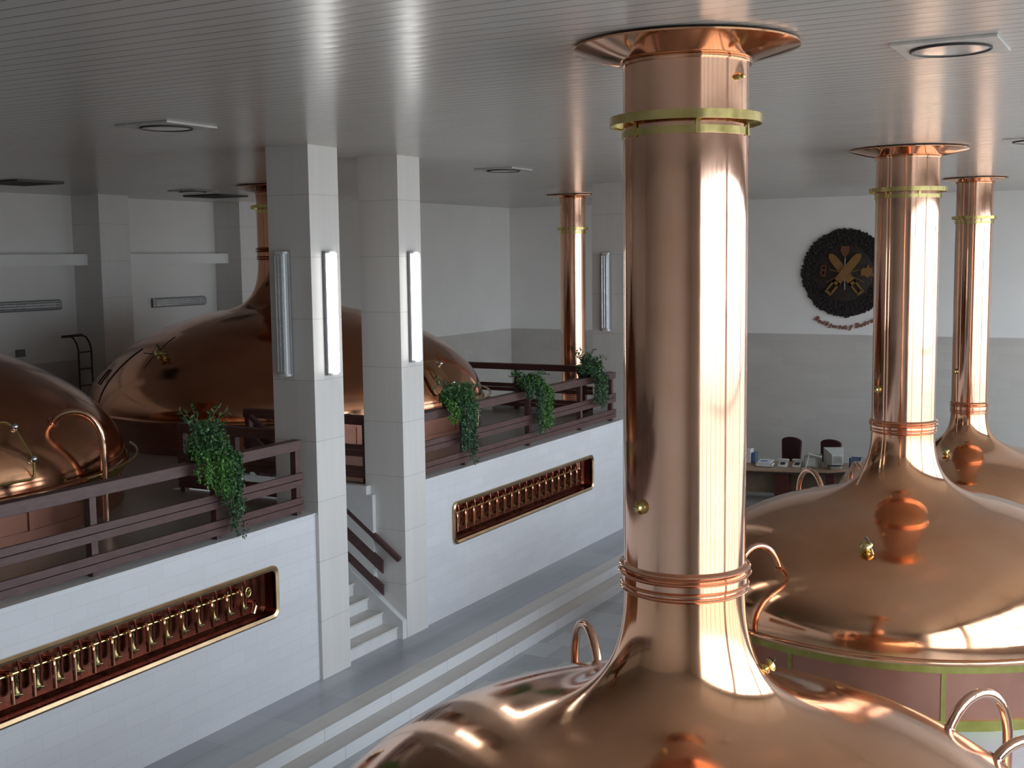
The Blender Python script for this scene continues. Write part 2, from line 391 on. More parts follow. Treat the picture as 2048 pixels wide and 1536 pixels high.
class Kettle:
    def __init__(k, label, c, R, zr, H, p, rf, r0, zc, zb, lip_r, lip_z, joint_z, ring_z, ctop, mats=('copper', 'copper_pipe'), brackets=6, straps=10, band='brass_dull', base='brass_dull'):
        k.c = c; k.R, k.zr, k.H, k.p, k.r0, k.zb, k.rf, k.zc = R, zr, H, p, r0, zb, rf, zc
        cx, cy = c; o = (cx, cy, 0)
        k.root = t = thing('brewing_kettle', (cx, cy, zb), label, 'kettle', 'copper brewing kettles')
        k.prof = pr = dome_profile(R, zr, H, r0, zc, rf, p)
        lip = [(R - .05, zr - .07), (R + .03, zr - .07), (R + .045, zr - .05), (R + .045, zr - .025), (R + .03, zr - .006), (R + .004, zr + .004)]
        MB().lathe(lip + pr, o, 144).build('dome', mats[0], t, 40)
        MB().lathe([(R - .06, zr - .17), (R - .015, zr - .17), (R - .015, zr - .07), (R - .06, zr - .07)], o, 120).build('rim_band', band, t)
        MB().lathe([(R - .07, zb), (R - .07, zr - .08)], o, 120).build('skirt', 'copper_skirt', t)
        MB().lathe([(R - .07, zb), (R - .045, zb), (R - .045, zb + .13), (R - .07, zb + .13)], o, 120).build('base_band', base, t)
        for i in range(straps):
            a = math.radians(-105 + 360 * i / straps); u = Vector((math.cos(a), math.sin(a), 0)); v = Vector((-u.y, u.x, 0)); q = Vector(o) + u * (R - .062)
            MB().beam(q + Vector((0, 0, zb + .13)), q + Vector((0, 0, zr - .17)), .055, .022, up=u).build('strap', base, t)
        # chimney
        MB().lathe([(r0, zc - .02), (r0, joint_z + .02)], o, 72).build('chimney', mats[1], t)
        zt = ctop; h = ctop - zc; e = .03 * r0 / .43; q = [(r0 - .005, zt + .01)]
        def bead(z, hh, ex):
            return [(r0 + .008 + ex * math.sin(PI * j / 6), z - hh * j / 6) for j in range(7)]
        q += bead(zt, .035, e) + [(r0 + .014, zt - .04)] + bead(zt - .05, .03, e * 1.2) + [(r0 + .016, zt - .085)] + [(r0 + .016, zc + .05)] + bead(zc + .045, .025, e * .7) + bead(zc + .01, .03, e * .7) + [(r0 - .005, zc - .03)]
        MB().lathe(q, o, 72).build('collar', mats[1], t, 50)
        fl = [(r0 - .004, joint_z - .012), (r0 + .018, joint_z - .012), (r0 + .022, joint_z), (r0 + .018, joint_z + .012)]
        n = 8
        for j in range(n + 1):
            u = j / n; fl.append((r0 + .01 + (lip_r - r0 - .01) * u, joint_z + .012 + (lip_z - joint_z - .012) * (u ** 1.15)))
        fl += [(lip_r + .012, lip_z + .004), (lip_r + .012, lip_z + .016), (lip_r, lip_z + .022)]
        MB().lathe(fl, o, 96).build('flange', mats[0], t, 50)
        # brass ring on its brackets
        rr = r0 * 1.185; rg = MB().lathe([(rr, ring_z + .03), (rr + .012, ring_z + .03), (rr + .012, ring_z - .03), (rr, ring_z - .03), (rr, ring_z + .03)], o, 72).build('brass_ring', 'brass', t)
        MB().lathe([(r0, ring_z - .065), (r0 + .008, ring_z - .065), (r0 + .008, ring_z - .115), (r0, ring_z - .115)], o, 72).build('ring_strap', 'brass', t)
        for i in range(brackets):
            a = math.radians(-59 + 360 * i / brackets); u = Vector((math.cos(a), math.sin(a), 0)); b = MB()
            b.beam(Vector(o) + u * (r0 + .012) + Vector((0, 0, ring_z - .12)), Vector(o) + u * (r0 + .012) + Vector((0, 0, ring_z - .03)), .03, .01, up=u)
            b.beam(Vector(o) + u * (r0 + .01) + Vector((0, 0, ring_z - .035)), Vector(o) + u * (rr + .004) + Vector((0, 0, ring_z - .02)), .03, .01)
            b.build('ring_bracket', 'brass', t)
    def at(k, ang, r, lift=0):
        """point on the dome at azimuth ang (deg) and radius r"""
        a = math.radians(ang); z = k.zr + k.H * max(0, 1 - (min(r, k.R) / k.R) ** k.p) ** (1 / k.p)
        if r < k.rf:
            pts = k.prof; best = min(range(len(pts)), key=lambda i: abs(pts[i][0] - r) + (0 if i > 45 else 9)); z = pts[best][1]
        return Vector((k.c[0] + r * math.cos(a), k.c[1] + r * math.sin(a), z + lift))
    def normal(k, ang, r):
        e = .02; p = k.at(ang, r); d1 = k.at(ang, r + e) - p; a = math.radians(ang); d2 = Vector((-math.sin(a), math.cos(a), 0))
        n = d1.cross(d2).normalized(); return n if n.z > 0 else -n
    def arch(k, ang, ri, rise, ro=None, pr=.042, foot=None, name='overflow_pipe', dang=0):
        ro = ro or k.R + .16; a = math.radians(ang); b = math.radians(ang + dang); P = k.at(ang, ri)
        u = Vector((math.cos(a), math.sin(a), 0)); Q = Vector((k.c[0] + ro * math.cos(b), k.c[1] + ro * math.sin(b), foot if foot is not None else k.zb))
        ztop = P.z + rise; pts = []; n = 14
        top = Vector((Q.x, Q.y, ztop - .42)); N = k.normal(ang, ri)
        P0 = P - N * .03; c1 = P + N * .25 + Vector((0, 0, rise * .9)); c2 = Vector((Q.x, Q.y, ztop + .12))
        for i in range(n + 1):
            s = i / n; pts.append(P0 * (1 - s) ** 3 + c1 * 3 * s * (1 - s) ** 2 + c2 * 3 * s * s * (1 - s) + top * s ** 3)
        pts += [top.lerp(Q, s) for s in (.1, .5, 1)]
        o = MB().tube(pts, pr, 14).build(name, 'copper_pipe', k.root)
        MB().lathe([(pr, 0), (pr + .03, 0), (pr + .03, .014), (pr, .014)], P - N * .002, 20, axis=N).build('pipe_flange', 'copper_pipe', o)
        return o
    def cock(k, ang, r, s=1.0):
        P = k.at(ang, r); N = k.normal(ang, r)
        b = MB().lathe([(0, 0), (.075 * s, 0), (.075 * s, .015 * s), (.04 * s, .025 * s), (.035 * s, .06 * s), (.07 * s, .075 * s), (.085 * s, .095 * s), (.07 * s, .12 * s), (.03 * s, .14 * s), (0, .142 * s)], P, 24, axis=N).build('sight_cock', 'brass', k.root)
        q = P + N * .10 * s; v = N.cross(Vector((0, 0, 1))).normalized()
        MB().tube([q + v * -.10 * s + Vector((0, 0, .05)) * s, q + v * -.05 * s + N * .05 * s, q + N * .06 * s + Vector((0, 0, .05)) * s], [.010 * s, .012 * s, .016 * s], 8).build('cock_handle', 'iron', b)
        MB().tube([q, q + v * -.07 * s - Vector((0, 0, .05)) * s, q + v * -.10 * s - Vector((0, 0, .13)) * s], .011 * s, 8).build('cock_spout', 'bronze', b)
    def port(k, ang, z, s=1.0):
        a = math.radians(ang); u = Vector((math.cos(a), math.sin(a), 0)); P = Vector((k.c[0], k.c[1], z)) + u * (k.r0 - .006)
        MB().lathe([(0, 0), (.055 * s, 0), (.055 * s, .03), (.035 * s, .04), (.03 * s, .06), (0, .065)], P, 20, axis=u).build('sampling_port', 'brass', k.root)
    def hatch(k, ang, r0, r1, half, edge='brass', seam=True):
        """rounded manway door lying on the dome between radii r0..r1, half degrees wide"""
        root = k.root; rm = (r0 + r1) / 2; poly = rrect(2 * half, r1 - r0, min(half * .5, (r1 - r0) * .3) if half < 3 else (r1 - r0) * .25, 6)
        asp = (r1 - r0) * .25
        hw = math.radians(half) * rm; poly = rrect(2 * hw, r1 - r0, min(hw, asp), 6)
        P = lambda x, y, l: k.at(ang + math.degrees(x / rm), rm - y) + k.normal(ang + math.degrees(x / rm), rm - y) * l
        g = MB(); n = 10
        for i in range(n + 1):
            t = 1 - i / n * .999
            for (x, y) in poly: g.v.append(tuple(P(x * t, y * t, .03)))
        m = len(poly)
        for i in range(n):
            for j in range(m): g.f.append((i * m + j, i * m + (j + 1) % m, (i + 1) * m + (j + 1) % m, (i + 1) * m + j)); g.smooth.append(True)
        o = len(g.v)
        for (x, y) in poly: g.v.append(tuple(P(x, y, -.01)))
        for j in range(m): g.f.append((o + j, o + (j + 1) % m, (j + 1) % m, j)); g.smooth.append(False)
        d = g.build('manway_door', 'copper', root, recalc=True)
        MB().tube([P(x, y, .03) for x, y in poly], .016, 8, closed=True).build('door_edge', edge, d)
        for y in (-.32, .32):
            b = MB(); q = P(hw * .98, y * (r1 - r0), .05); b.sphere(q, .045, 12, 8); b.build('hinge_knob', 'steel', d)
        q = [P(-hw * .25, s * .12, .03 + .06 * math.sin(PI * (s + 1) / 2)) for s in (-1, -.6, -.2, .2, .6, 1)]
        MB().tube(q, .012, 8).build('door_handle', 'brass', d)
        return d
    def seam(k, ang, ra, rb, r=.006, mat='iron', bend=0):
        n = 14; pts = []
        for i in range(n + 1):
            s = i / n; a = ang + bend * s; rr = ra + (rb - ra) * s; pts.append(k.at(a, rr) + k.normal(a, rr) * .004)
        MB().tube(pts, r, 6).build('seam', mat, k.root)

k1 = Kettle('copper brewing kettle nearest the viewer, its thick chimney reaching the ceiling in the foreground', (-3.03, 8.0), 2.902, -4.608, 1.40, 2.098, 1.23, .43, -2.34, ZF, .758, 1.395, 1.295, .915, -2.165)
k2 = Kettle('copper brewing kettle standing right behind the foreground one, full dome and skirt in view', (-3.373, 17.55), 3.043, -4.833, 1.468, 2.098, 1.29, .432, -2.50, ZF, .78, 1.395, 1.30, .86, -2.34)
k3 = Kettle('farthest copper brewing kettle on the right, half hidden, in front of the far wall', (-3.60, 25.35), 2.55, -5.0, 1.18, 2.1, 1.1, .345, -3.16, ZF, .60, 1.395, 1.33, .66, -2.96)
kB = Kettle('large copper brewing kettle on the platform behind the two lamp pillars', (-15.2, 18.5), 3.77, -2.64, 1.83, 1.85, 1.14, .52, .035, ZP, .88, 1.39, 1.27, 1.02, .245, ('copper_old', 'copper_old'), band='copper_skirt', base='copper_skirt')
kA = Kettle('copper brewing kettle on the platform cut by the left edge of the picture', (-15.4, 9.27), 3.77, -2.64, 1.83, 1.85, 1.14, .52, .035, ZP, .88, 1.39, 1.27, 1.02, .245, ('copper_old', 'copper_old'), base='copper_skirt')
kC = Kettle('slender copper chimney of the rear kettle sunk behind the platform railing', (-12.45, 25.55), 2.1, -4.8, 1.05, 2.1, .95, .30, -3.31, ZF, .60, 1.395, 1.335, .65, -3.15)

k1.arch(131, 2.25, .21); k1.arch(116, 2.25, .21); k1.arch(51, 2.45, .22); k1.arch(39, 2.5, .05)
k2.arch(132, 2.35, .28); k2.arch(116, 2.2, .30); k2.arch(-114, 2.62, .30, dang=-3); k2.arch(51, 2.55, .4)
k3.arch(132, 2.0, .25)
kA.arch(16, 3.42, .07, ro=3.95, foot=ZP, pr=.045, dang=3.5)
MB().tube([(-11.27, 19.03, kB.zr - .02), (-11.27, 19.03, -3.0), (-11.24, 18.95, -3.16), (-11.20, 18.9, -3.2)], .055, 12).build('drain_pipe', 'copper_pipe', kB.root)
k1.cock(30, .575, .62); k2.cock(-90, 2.17, 1.0); k3.cock(-105, 1.0, .9); kB.cock(-95.5, 3.05, 1.2)
k1.port(-112, -1.72, .9); k1.port(-17, 1.17, .45); k2.port(-130, -1.9); k3.port(-130, -2.35)
kA.hatch(-2, 3.34, 3.752, 6.4); kB.hatch(-3.5, 3.34, 3.73, 5.2, 'bronze')
kB.seam(-113, 2.9, 3.74, .012); kB.seam(-108, 3.0, 3.0, .006, bend=14); kB.seam(-103, 2.5, 3.3, .006, bend=4)
for a, b, c, d in ((-120.5, 3.40, 3.60, 0), (-118, 3.40, 3.60, 0), (-120.5, 3.40, 3.40, 2.5), (-120.5, 3.60, 3.60, 2.5)):
    kB.seam(a, b, c, .010, bend=d)
# gutter ring round kettle A and B
for k in (kA, kB):
    MB().tube([(k.c[0] + 3.93 * math.cos(math.radians(a)), k.c[1] + 3.93 * math.sin(math.radians(a)), k.zr + .02) for a in range(-2 if k is kB else 14, 62, 3)], .02, 8).build('gutter_rim', 'brass', k.root)
# small wire handle on the near kettle rim
p = [k1.at(190 + a, 2.93) + Vector((-.02 - .12 * math.sin(PI * i / 6), 0, .02 + .08 * math.sin(PI * i / 6))) for i, a in enumerate((0, .6, 1.2, 1.8, 2.4, 3.0, 3.6))]
MB().tube(p, .008, 8).build('lifting_handle', 'iron', k1.root)

# ------------------------------------------------------------------ wooden railings
def railing(label, p, q, posts, side=(1, 0, 0), group='dark wood railings', zb=ZP, cap_w=.15, rise=.98, post_w=.085):
    """level railing from p to q; boards sit on the given side of the posts"""
    p = Vector((*p, 0)); q = Vector((*q, 0)); d = (q - p).normalized(); s = Vector(side)
    t = thing('wooden_railing', (p.x, p.y, zb), label, 'railing', group); Z = lambda z: Vector((0, 0, zb + z))
    MB().beam(p + Z(rise - .065), q + Z(rise - .065), cap_w, .13).build('top_rail', 'rail_wood', t, bevel=.006)
    for zz_ in (.52, .43, .205, .115):
        MB().beam(p + Z(zz_) + s * .062, q + Z(zz_) + s * .062, .035, .083).build('board', 'rail_wood', t, bevel=.004)
    for r in posts:
        b = p + d * r; MB().box(b + Z(0) - Vector((post_w / 2,) * 2 + (0,)), b + Z(rise - .13) + Vector((post_w / 2,) * 2 + (0,))).build('post', 'rail_wood', t)
    return t
YA = -1.0
railing('long dark wood railing along the platform edge left of the lamp pillars', (XW - .14, YA), (XW - .14, 11.98), [y - YA for y in (.7, 2.7, 4.7, 6.7, 8.62, 10.46, 11.92)])
railing('dark wood railing with three hanging plants right of the lamp pillars', (XW - .14, 14.66), (XW - .14, 21.72), [.06, 1.38, 3.52, 5.56, 6.96])
railing('dark wood railing across the back end of the platform', (-14.4, 22.66), (-9.75, 22.66), [.3, 2.0, 3.6, 4.6], (0, -1, 0))
railing('dark wood railing at the near side of the stairwell, beside the trailing fern', (-12.3, 12.56), (-10.25, 12.56), [.04, 1.0, 2.0], (0, -1, 0))
railing('dark wood railing at the far side of the stairwell, seen between the pillars', (-12.55, 14.22), (-10.24, 14.22), [.05, 1.1, 2.26], (0, -1, 0))
# sloping handrail of the stairs
t = thing('stair_handrail', (-9.9, SY1 - .05, zz(-9.9)), 'sloping dark red handrail with two slanted boards on the staircase', 'handrail')
yb = SY1 - .05; sz = lambda x, o: Vector((x, yb, zz(x) + o)); NEG = Vector((0, -.045, 0))
MB().beam(sz(-9.62, .83), sz(-12.3, .83), .07, .075).build('handrail', 'rail_wood', t, bevel=.012)
for o, h in ((.50, .19), (.16, .15)):
    x0 = -9.90
    MB().prism([sz(x0, o - h / 2), sz(x0, o + h / 2), sz(-12.3, o + h / 2), sz(-12.3, o - h / 2)], (0, -.035, 0)).build('slanted_board', 'rail_wood', t, recalc=True)
for x in (-10.12, -11.2, -12.2):
    MB().box((x - .035, yb, zz(x) - .02), (x + .035, yb + .04, zz(x) + .80)).build('post', 'rail_wood', t)

# ------------------------------------------------------------------ valve troughs in the platform wall
def valve_panel(label, y0, y1, wheel, n=18):
    zc = (PZ0 + PZ1) / 2; yc = (y0 + y1) / 2; W = y1 - y0; Hh = PZ1 - PZ0
    t = thing('valve_trough', (XW, yc, PZ0), label, 'valve panel', 'copper valve troughs')
    out = rrect(W + .07, Hh + .07, .11); inn = rrect(W - .05, Hh - .05, .075); m = len(out)
    g = MB(); loops = [(out, .003), (out, .03), (rrect(W + .02, Hh + .02, .095), .045), (inn, .03), (inn, -.02)]
    for L, dx in loops: g.v += [(XW + dx, yc + a, zc + b) for a, b in L]
    for i in range(len(loops) - 1):
        for j in range(m): g.f.append((i * m + j, i * m + (j + 1) % m, (i + 1) * m + (j + 1) % m, (i + 1) * m + j)); g.smooth.append(False)
    g.build('frame', 'bronze', t, recalc=True)
    g = MB(); loops = [(inn, .01), (inn, -.15), (rrect(W - .12, Hh - .12, .05), -.19)]
    for L, dx in loops: g.v += [(XW + dx, yc + a, zc + b) for a, b in L]
    for i in range(2):
        for j in range(m): g.f.append((i * m + (j + 1) % m, i * m + j, (i + 1) * m + j, (i + 1) * m + (j + 1) % m)); g.smooth.append(True)
    g.f.append(tuple(2 * m + j for j in range(m))); g.smooth.append(False)
    g.build('tray', 'copper_dark', t, recalc=False)
    zm = PZ1 - .185; xm = XW - .10
    MB().tube([(xm, y0 + .08, zm), (xm, y1 - .55, zm)], .016, 10).build('manifold_pipe', 'brass', t)
    p0 = None
    for i in range(n):
        y = y0 + .17 + i * (W - .75) / (n - 1)
        if p0 is None:
            p0 = (y, MB().tube([(XW - .19, y, zm + .02), (XW - .12, y, zm + .035), (XW - .065, y, zm + .03), (XW - .04, y, zm), (XW - .035, y, zm - .05), (XW - .035, y, zm - .27)], .021, 10).build('tap_pipe', 'copper_old', t),
                  None)
            v = MB(); yy = y + .085
            v.tube([(xm, yy, zm + .05), (xm, yy, zm - .20)], .012, 8).lathe([(0, -.25), (.03, -.25), (.045, -.22), (.045, -.19), (.025, -.16), (.022, -.08), (.03, -.06), (.03, -.03), (.0, -.02)], (xm, yy, zm), 14)
            v.tube([(xm, yy, zm - .2), (xm + .07, yy - .02, zm - .205)], .012, 8).tube([(xm + .06, yy - .06, zm - .19), (xm + .06, yy + .03, zm - .21)], .010, 8)
            vb = v.build('valve', 'valve_metal', t); u = MB()
            u.tube([(XW - .19, yy, zm + .10), (XW - .13, yy, zm + .13), (XW - .10, yy + .045, zm + .13), (XW - .09, yy + .05, zm + .03), (XW - .09, yy + .05, zm - .24)], .015, 8)
            ub = u.build('return_pipe', 'copper_dark', t); p0 = (y, p0[1], vb, ub)
        else:
            for src in p0[1:]:
                c = src.copy(); COL.objects.link(c); c.parent = t; c.location.y += y - p0[0]
    if wheel:
        yw = y1 - .43
        w = MB().tube([(XW - .06, yw + .045 * math.cos(a), zm - .03 + .055 * math.sin(a)) for a in [2 * PI * i / 20 for i in range(20)]], .008, 8, closed=True)
        for a in (.5, 2.6, 4.7): w.tube([(XW - .06, yw, zm - .03), (XW - .06, yw + .045 * math.cos(a), zm - .03 + .055 * math.sin(a))], .006, 6)
        w.tube([(XW - .19, yw, zm - .03), (XW - .05, yw, zm - .03)], .012, 8); w.build('hand_wheel', 'brass', t)
        MB().tube([(XW - .19, y1 - .28, PZ0 + .20), (XW - .10, y1 - .28, PZ0 + .22), (XW - .05, y1 - .32, PZ0 + .18), (XW - .05, y1 - .36, PZ0 + .10)], .03, 12).build('drain_bend', 'copper_pipe', t)
    else:
        MB().lathe([(0, .12), (.05, .12), (.05, 0), (.06, 0), (.06, -.02), (0, -.02)], (XW - .10, y1 - .40, PZ1 - .17), 18).build('sight_cylinder', 'copper_pipe', t)
        MB().tube([(XW - .19, y1 - .30, PZ0 + .25), (XW - .06, y1 - .30, PZ0 + .25)], .02, 10).build('drain_stub', 'copper_pipe', t)
valve_panel('long copper trough of brass valves in the wall left of the pillars', 6.32, 11.30, True)
valve_panel('long copper trough of copper tap pipes in the wall right of the pillars', 15.47, 20.44, False)

# ------------------------------------------------------------------ tube lamps
def tube_lamp(label, c, normal, axis, L, lit, w=.20, d=.10):
    """c: centre on the wall; normal out of the wall; axis along the tube"""
    c = Vector(c); n = Vector(normal); a = Vector(axis); s = n.cross(a)
    t = thing('wall_lamp', tuple(c - a * L / 2), label, 'wall lamp', 'tube wall lamps')
    def body(w_, d0, d1, l_, r=.02):
        g = MB(); poly = rrect(w_, d1 - d0 + .05, .045, 5); cut = [(x, max(y, -(d1 - d0) / 2 - .0)) for x, y in poly]
        vs = [c - a * l_ / 2 + s * x + n * (d0 + (d1 - d0) / 2 + y - .0) for x, y in cut]
        g.prism(vs, a * l_); return g
    body(w, .0, .03, L).build('housing', 'lamp_body', t, recalc=True)
    body(w * .8, .03, d, L - .06).build('diffuser', 'lamp_lit' if lit else 'lamp_off', t, recalc=True)
    for e in (-1, 1):
        g = MB(); q = c + a * e * (L / 2 - .015)
        vs = [q - a * .015 + s * x + n * (.055 + y) for x, y in rrect(w * .86, .10, .04, 5)]; g.prism(vs, a * .03); g.build('end_cap', 'white_plastic', t, recalc=True)
    if not lit:
        for k in (-.05, 0, .05): MB().tube([c - a * (L / 2 - .06) + s * k + n * (d + .024), c + a * (L / 2 - .06) + s * k + n * (d + .024)], .007, 6).build('diffuser_rib', 'steel', t)
    return t
UP = (0, 0, 1)
tube_lamp('lit white tube lamp on the bright face of the front pillar', (-9.55, 12.44, -.68), (1, 0, 0), UP, 1.58, True)
tube_lamp('lit white tube lamp on the second pillar, right of the stairs', (-9.55, 14.37, -.68), (1, 0, 0), UP, 1.56, True)
tube_lamp('unlit ribbed tube lamp on the shaded face of the front pillar', (-9.97, 12.12, -.68), (0, -1, 0), UP, 1.58, False)
tube_lamp('unlit tube lamp on the rear pillar beside the foreground chimney', (-9.93, 21.90, -.70), (0, -1, 0), UP, 1.54, False)
tube_lamp('unlit horizontal tube lamp on the left wall between the pilasters', (XL, 21.34, -.94), (1, 0, 0), (0, 1, 0), 1.72, False, .22)
tube_lamp('unlit horizontal tube lamp on the left wall, cut by the left picture edge', (XL, 17.0, -.87), (1, 0, 0), (0, 1, 0), 1.72, False, .22)

# ------------------------------------------------------------------ ceiling fittings
def downlight(label, x, y, s=.70):
    t = thing('ceiling_downlight', (x, y, ZC), label, 'ceiling light', 'square ceiling downlights')
    g = MB(); sq = [(s / 2 * a, s / 2 * b) for a, b in ((-1, -1), (1, -1), (1, 1), (-1, 1))]
    MB().box((x - s / 2, y - s / 2, ZC - .022), (x + s / 2, y + s / 2, ZC)).build('plate', 'vent_white', t, bevel=.004)
    MB().lathe([(.258, -.022), (.272, -.022), (.274, -.036), (.264, -.040), (.258, -.028)], (x, y, ZC), 48).build('rim', 'vent_dark', t)
    MB().lathe([(.262, -.030), (.2, -.034), (.1, -.037), (0, -.038)], (x, y, ZC), 40).build('lens', 'spot_glass', t)
downlight('square ceiling downlight at upper right beside the foreground chimney', -1.47, 9.05)
downlight('square ceiling downlight at upper left, left of the front pillar', -9.44, 9.62, .74)
downlight('square ceiling downlight between the second pillar and the foreground chimney', -9.72, 17.4)
downlight('square ceiling downlight at the right picture edge, above the far chimneys', -1.72, 17.15)
downlight('small far ceiling downlight in front of the left wall, beside a dark grille', -17.6, 18.6)
def grille(label, x, y, s=1.0):
    t = thing('ceiling_grille', (x, y, ZC), label, 'air vent', 'dark ceiling grilles')
    g = MB()
    for a in (-1, 1):
        g.box((x + a * s / 2 - .03, y - s / 2, ZC - .03), (x + a * s / 2 + .03, y + s / 2, ZC)); g.box((x - s / 2, y + a * s / 2 - .03, ZC - .03), (x + s / 2, y + a * s / 2 + .03, ZC))
    g.build('frame', 'vent_dark', t); g = MB()
    for i in range(1, 12):
        yy = y - s / 2 + s * i / 12; g.beam((x - s / 2, yy, ZC - .018), (x + s / 2, yy, ZC - .018), .05, .006, up=(0, .5, 1))
    g.build('louvres', 'vent_dark', t)
    MB().box((x - s / 2, y - s / 2, ZC - .006), (x + s / 2, y + s / 2, ZC)).build('backing', 'vent_dark', t)
grille('dark square ceiling grille at the left picture edge', -17.98, 14.72, 1.0)
grille('dark square ceiling grille near the platform kettle chimney', -18.6, 20.35, .95)

# ------------------------------------------------------------------ hanging plants
def plant(label, y, kinds, h_up, spread, strands, seed, drop, xo=0.0):
    R = random.Random(seed); x = XW - .04 + xo; zt = ZP + .98
    t = thing('hanging_plant', (XW - .25, y, zt - .12), label, 'plant', 'plants on the platform railing')
    px = XW - .26
    MB().lathe([(0, -.10), (.10, -.10), (.15, .10), (.165, .10), (.165, .13), (.14, .13), (.135, .09), (0, .08)], (px, y, zt), 24).build('pot', 'pot', t)
    b = MB(); b.tube([(px, y + .16 * math.cos(a), zt + .02) if False else (px + .158 * math.cos(a), y + .158 * math.sin(a), zt + .06) for a in [2 * PI * i / 20 for i in range(20)]], .008, 6, closed=True)
    for s in (-.07, .07): b.tube([(px + .13, y + s, zt + .06), (XW - .16, y + s, zt + .03), (XW - .10, y + s, zt + .01), (XW - .10, y + s, zt - .0)], .007, 6)
    b.build('pot_hanger', 'iron', t)
    leaves = {}
    def leaf(mat, p, dirv, ln, wd):
        g = leaves.setdefault(mat, MB()); d = Vector(dirv).normalized(); s = d.cross(Vector((R.uniform(-1, 1), R.uniform(-1, 1), R.uniform(-1, 1)))).normalized(); nn = d.cross(s)
        P = Vector(p); g.add([P, P + d * ln * .45 + s * wd / 2 + nn * ln * .06, P + d * ln, P + d * ln * .45 - s * wd / 2 + nn * ln * .06], [(0, 1, 2, 3)])
    stems = MB(); C0 = Vector((px + .02, y, zt + .10))
    def rd(): return Vector((R.uniform(-1, 1), R.uniform(-1, 1), R.uniform(-1, 1)))
    # crown
    for i in range(900):
        v = rd()
        while v.length > 1: v = rd()
        p = C0 + Vector((v.x * spread * .75 + .10, v.y * spread, abs(v.z) * h_up if R.random() < .8 else v.z * .1))
        leaf(R.choice(kinds), p, rd() + Vector((.5, 0, .15)), R.uniform(.04, .075), R.uniform(.022, .04))
    for i in range(14):
        a = R.uniform(0, 2 * PI); tip = C0 + Vector((math.cos(a) * spread * .9 + .1, math.sin(a) * spread * 1.1, h_up * R.uniform(.7, 1.35)))
        pts = [C0.lerp(tip, s) + Vector((0, 0, .08 * math.sin(PI * s))) for s in (0, .35, .7, 1)]; stems.tube(pts, .004, 5)
        for s in [j / 9 for j in range(3, 10)]: leaf(R.choice(kinds), C0.lerp(tip, s) + Vector((0, 0, .08 * math.sin(PI * s))), rd() + Vector((0, 0, .4)), .07, .032)
    # strands over the rail and down its face
    for (dy, ln, w, mat) in strands:
        for k in range(int(9 * w / .1) + 3):
            oy = dy + R.uniform(-w, w); L = ln * R.uniform(.62, 1.0); xo_ = R.uniform(.03, .13)
            pts = [C0 + Vector((0, oy * .5, .03)), Vector((XW - .08, y + oy * .8, zt + R.uniform(.06, .14))), Vector((XW + xo_ + .02, y + oy, zt + .0))]
            n = max(3, int(L / .12)); 
            for i in range(1, n + 1): pts.append(Vector((XW + xo_ + R.uniform(-.015, .02), y + oy + R.uniform(-.025, .025), zt - L * i / n)))
            stems.tube(pts, .004, 5)
            for i in range(len(pts) - 1):
                seg = (pts[i + 1] - pts[i]).length
                for j in range(max(3, int(seg / .009))):
                    p = pts[i].lerp(pts[i + 1], R.random()) + rd() * .03
                    leaf(mat, p, rd() + Vector((.35, 0, -.55)), R.uniform(.03, .055), R.uniform(.018, .032))
    for mt, nm in (('leaf', 'foliage'), ('leaf_dark', 'trailing_vines'), ('fern', 'fern_fronds')):
        if mt in leaves: leaves[mt].build(nm, mt, t)
    stems.build('stems', 'leaf_dark', t)
plant('bushy trailing plant on the left railing section, dark pot showing beside it', 10.36, ['leaf', 'leaf', 'leaf_dark'], .38, .30, [(-.02, .46, .16, 'fern'), (.20, .98, .08, 'leaf_dark'), (.16, .62, .12, 'leaf'), (-.30, .25, .08, 'fern')], 3, 1)
plant('broad two-lobed trailing plant nearest the second pillar on the right railing', 15.85, ['leaf', 'leaf_dark', 'leaf'], .24, .36, [(-.10, .70, .14, 'leaf_dark'), (.16, .92, .07, 'leaf_dark'), (.02, .35, .2, 'leaf'), (-.42, .22, .10, 'fern')], 5, 1)
plant('bright green feathery fern hanging on the middle of the right railing', 18.25, ['leaf_dark', 'fern', 'leaf_dark'], .16, .34, [(.20, .80, .15, 'fern'), (.0, .78, .10, 'leaf_dark'), (-.34, .12, .1, 'leaf_dark')], 8, 1)
plant('compact dark green bushy plant at the far end of the right railing', 20.70, ['leaf_dark', 'leaf', 'leaf_dark'], .30, .32, [(.0, .55, .22, 'leaf_dark'), (.22, .62, .08, 'leaf_dark')], 11, 1)

# ------------------------------------------------------------------ emblem and lettering on the far wall
EX, EZ, ER = -7.46, -.50, 1.12
t = thing('wall_emblem', (EX, YF, EZ - ER), 'big round dark wooden emblem with crossed golden paddles on the far wall', 'emblem')
R = random.Random(2)
MB().lathe([(0, .07), (ER * .62, .07), (ER * .66, .05), (ER * .66, 0)], (EX, YF, EZ), 72, axis=(0, -1, 0)).build('disc', 'emblem_dark', t)
g = MB()
for i in range(1900):
    a = R.uniform(0, 2 * PI); r = ER * math.sqrt(R.uniform(.42, .98)); s = R.uniform(.018, .040)
    r = min(r, ER - s * .4)
    g.sphere((EX + r * math.cos(a), YF - .05 - R.uniform(0, .025), EZ + r * math.sin(a)), s, 6, 4, (1, .8, 1))
g.lathe([(ER * .6, .06), (ER * .97, .05), (ER * .985, 0)], (EX, YF, EZ), 72, axis=(0, -1, 0))
g.build('hop_wreath', 'emblem_rim', t)
def flat(poly, y0, y1, nm, mat, par=t):
    return MB().prism([(EX + x, YF - y0, EZ + z) for x, z in poly], (0, -(y1 - y0), 0)).build(nm, mat, par, recalc=True)
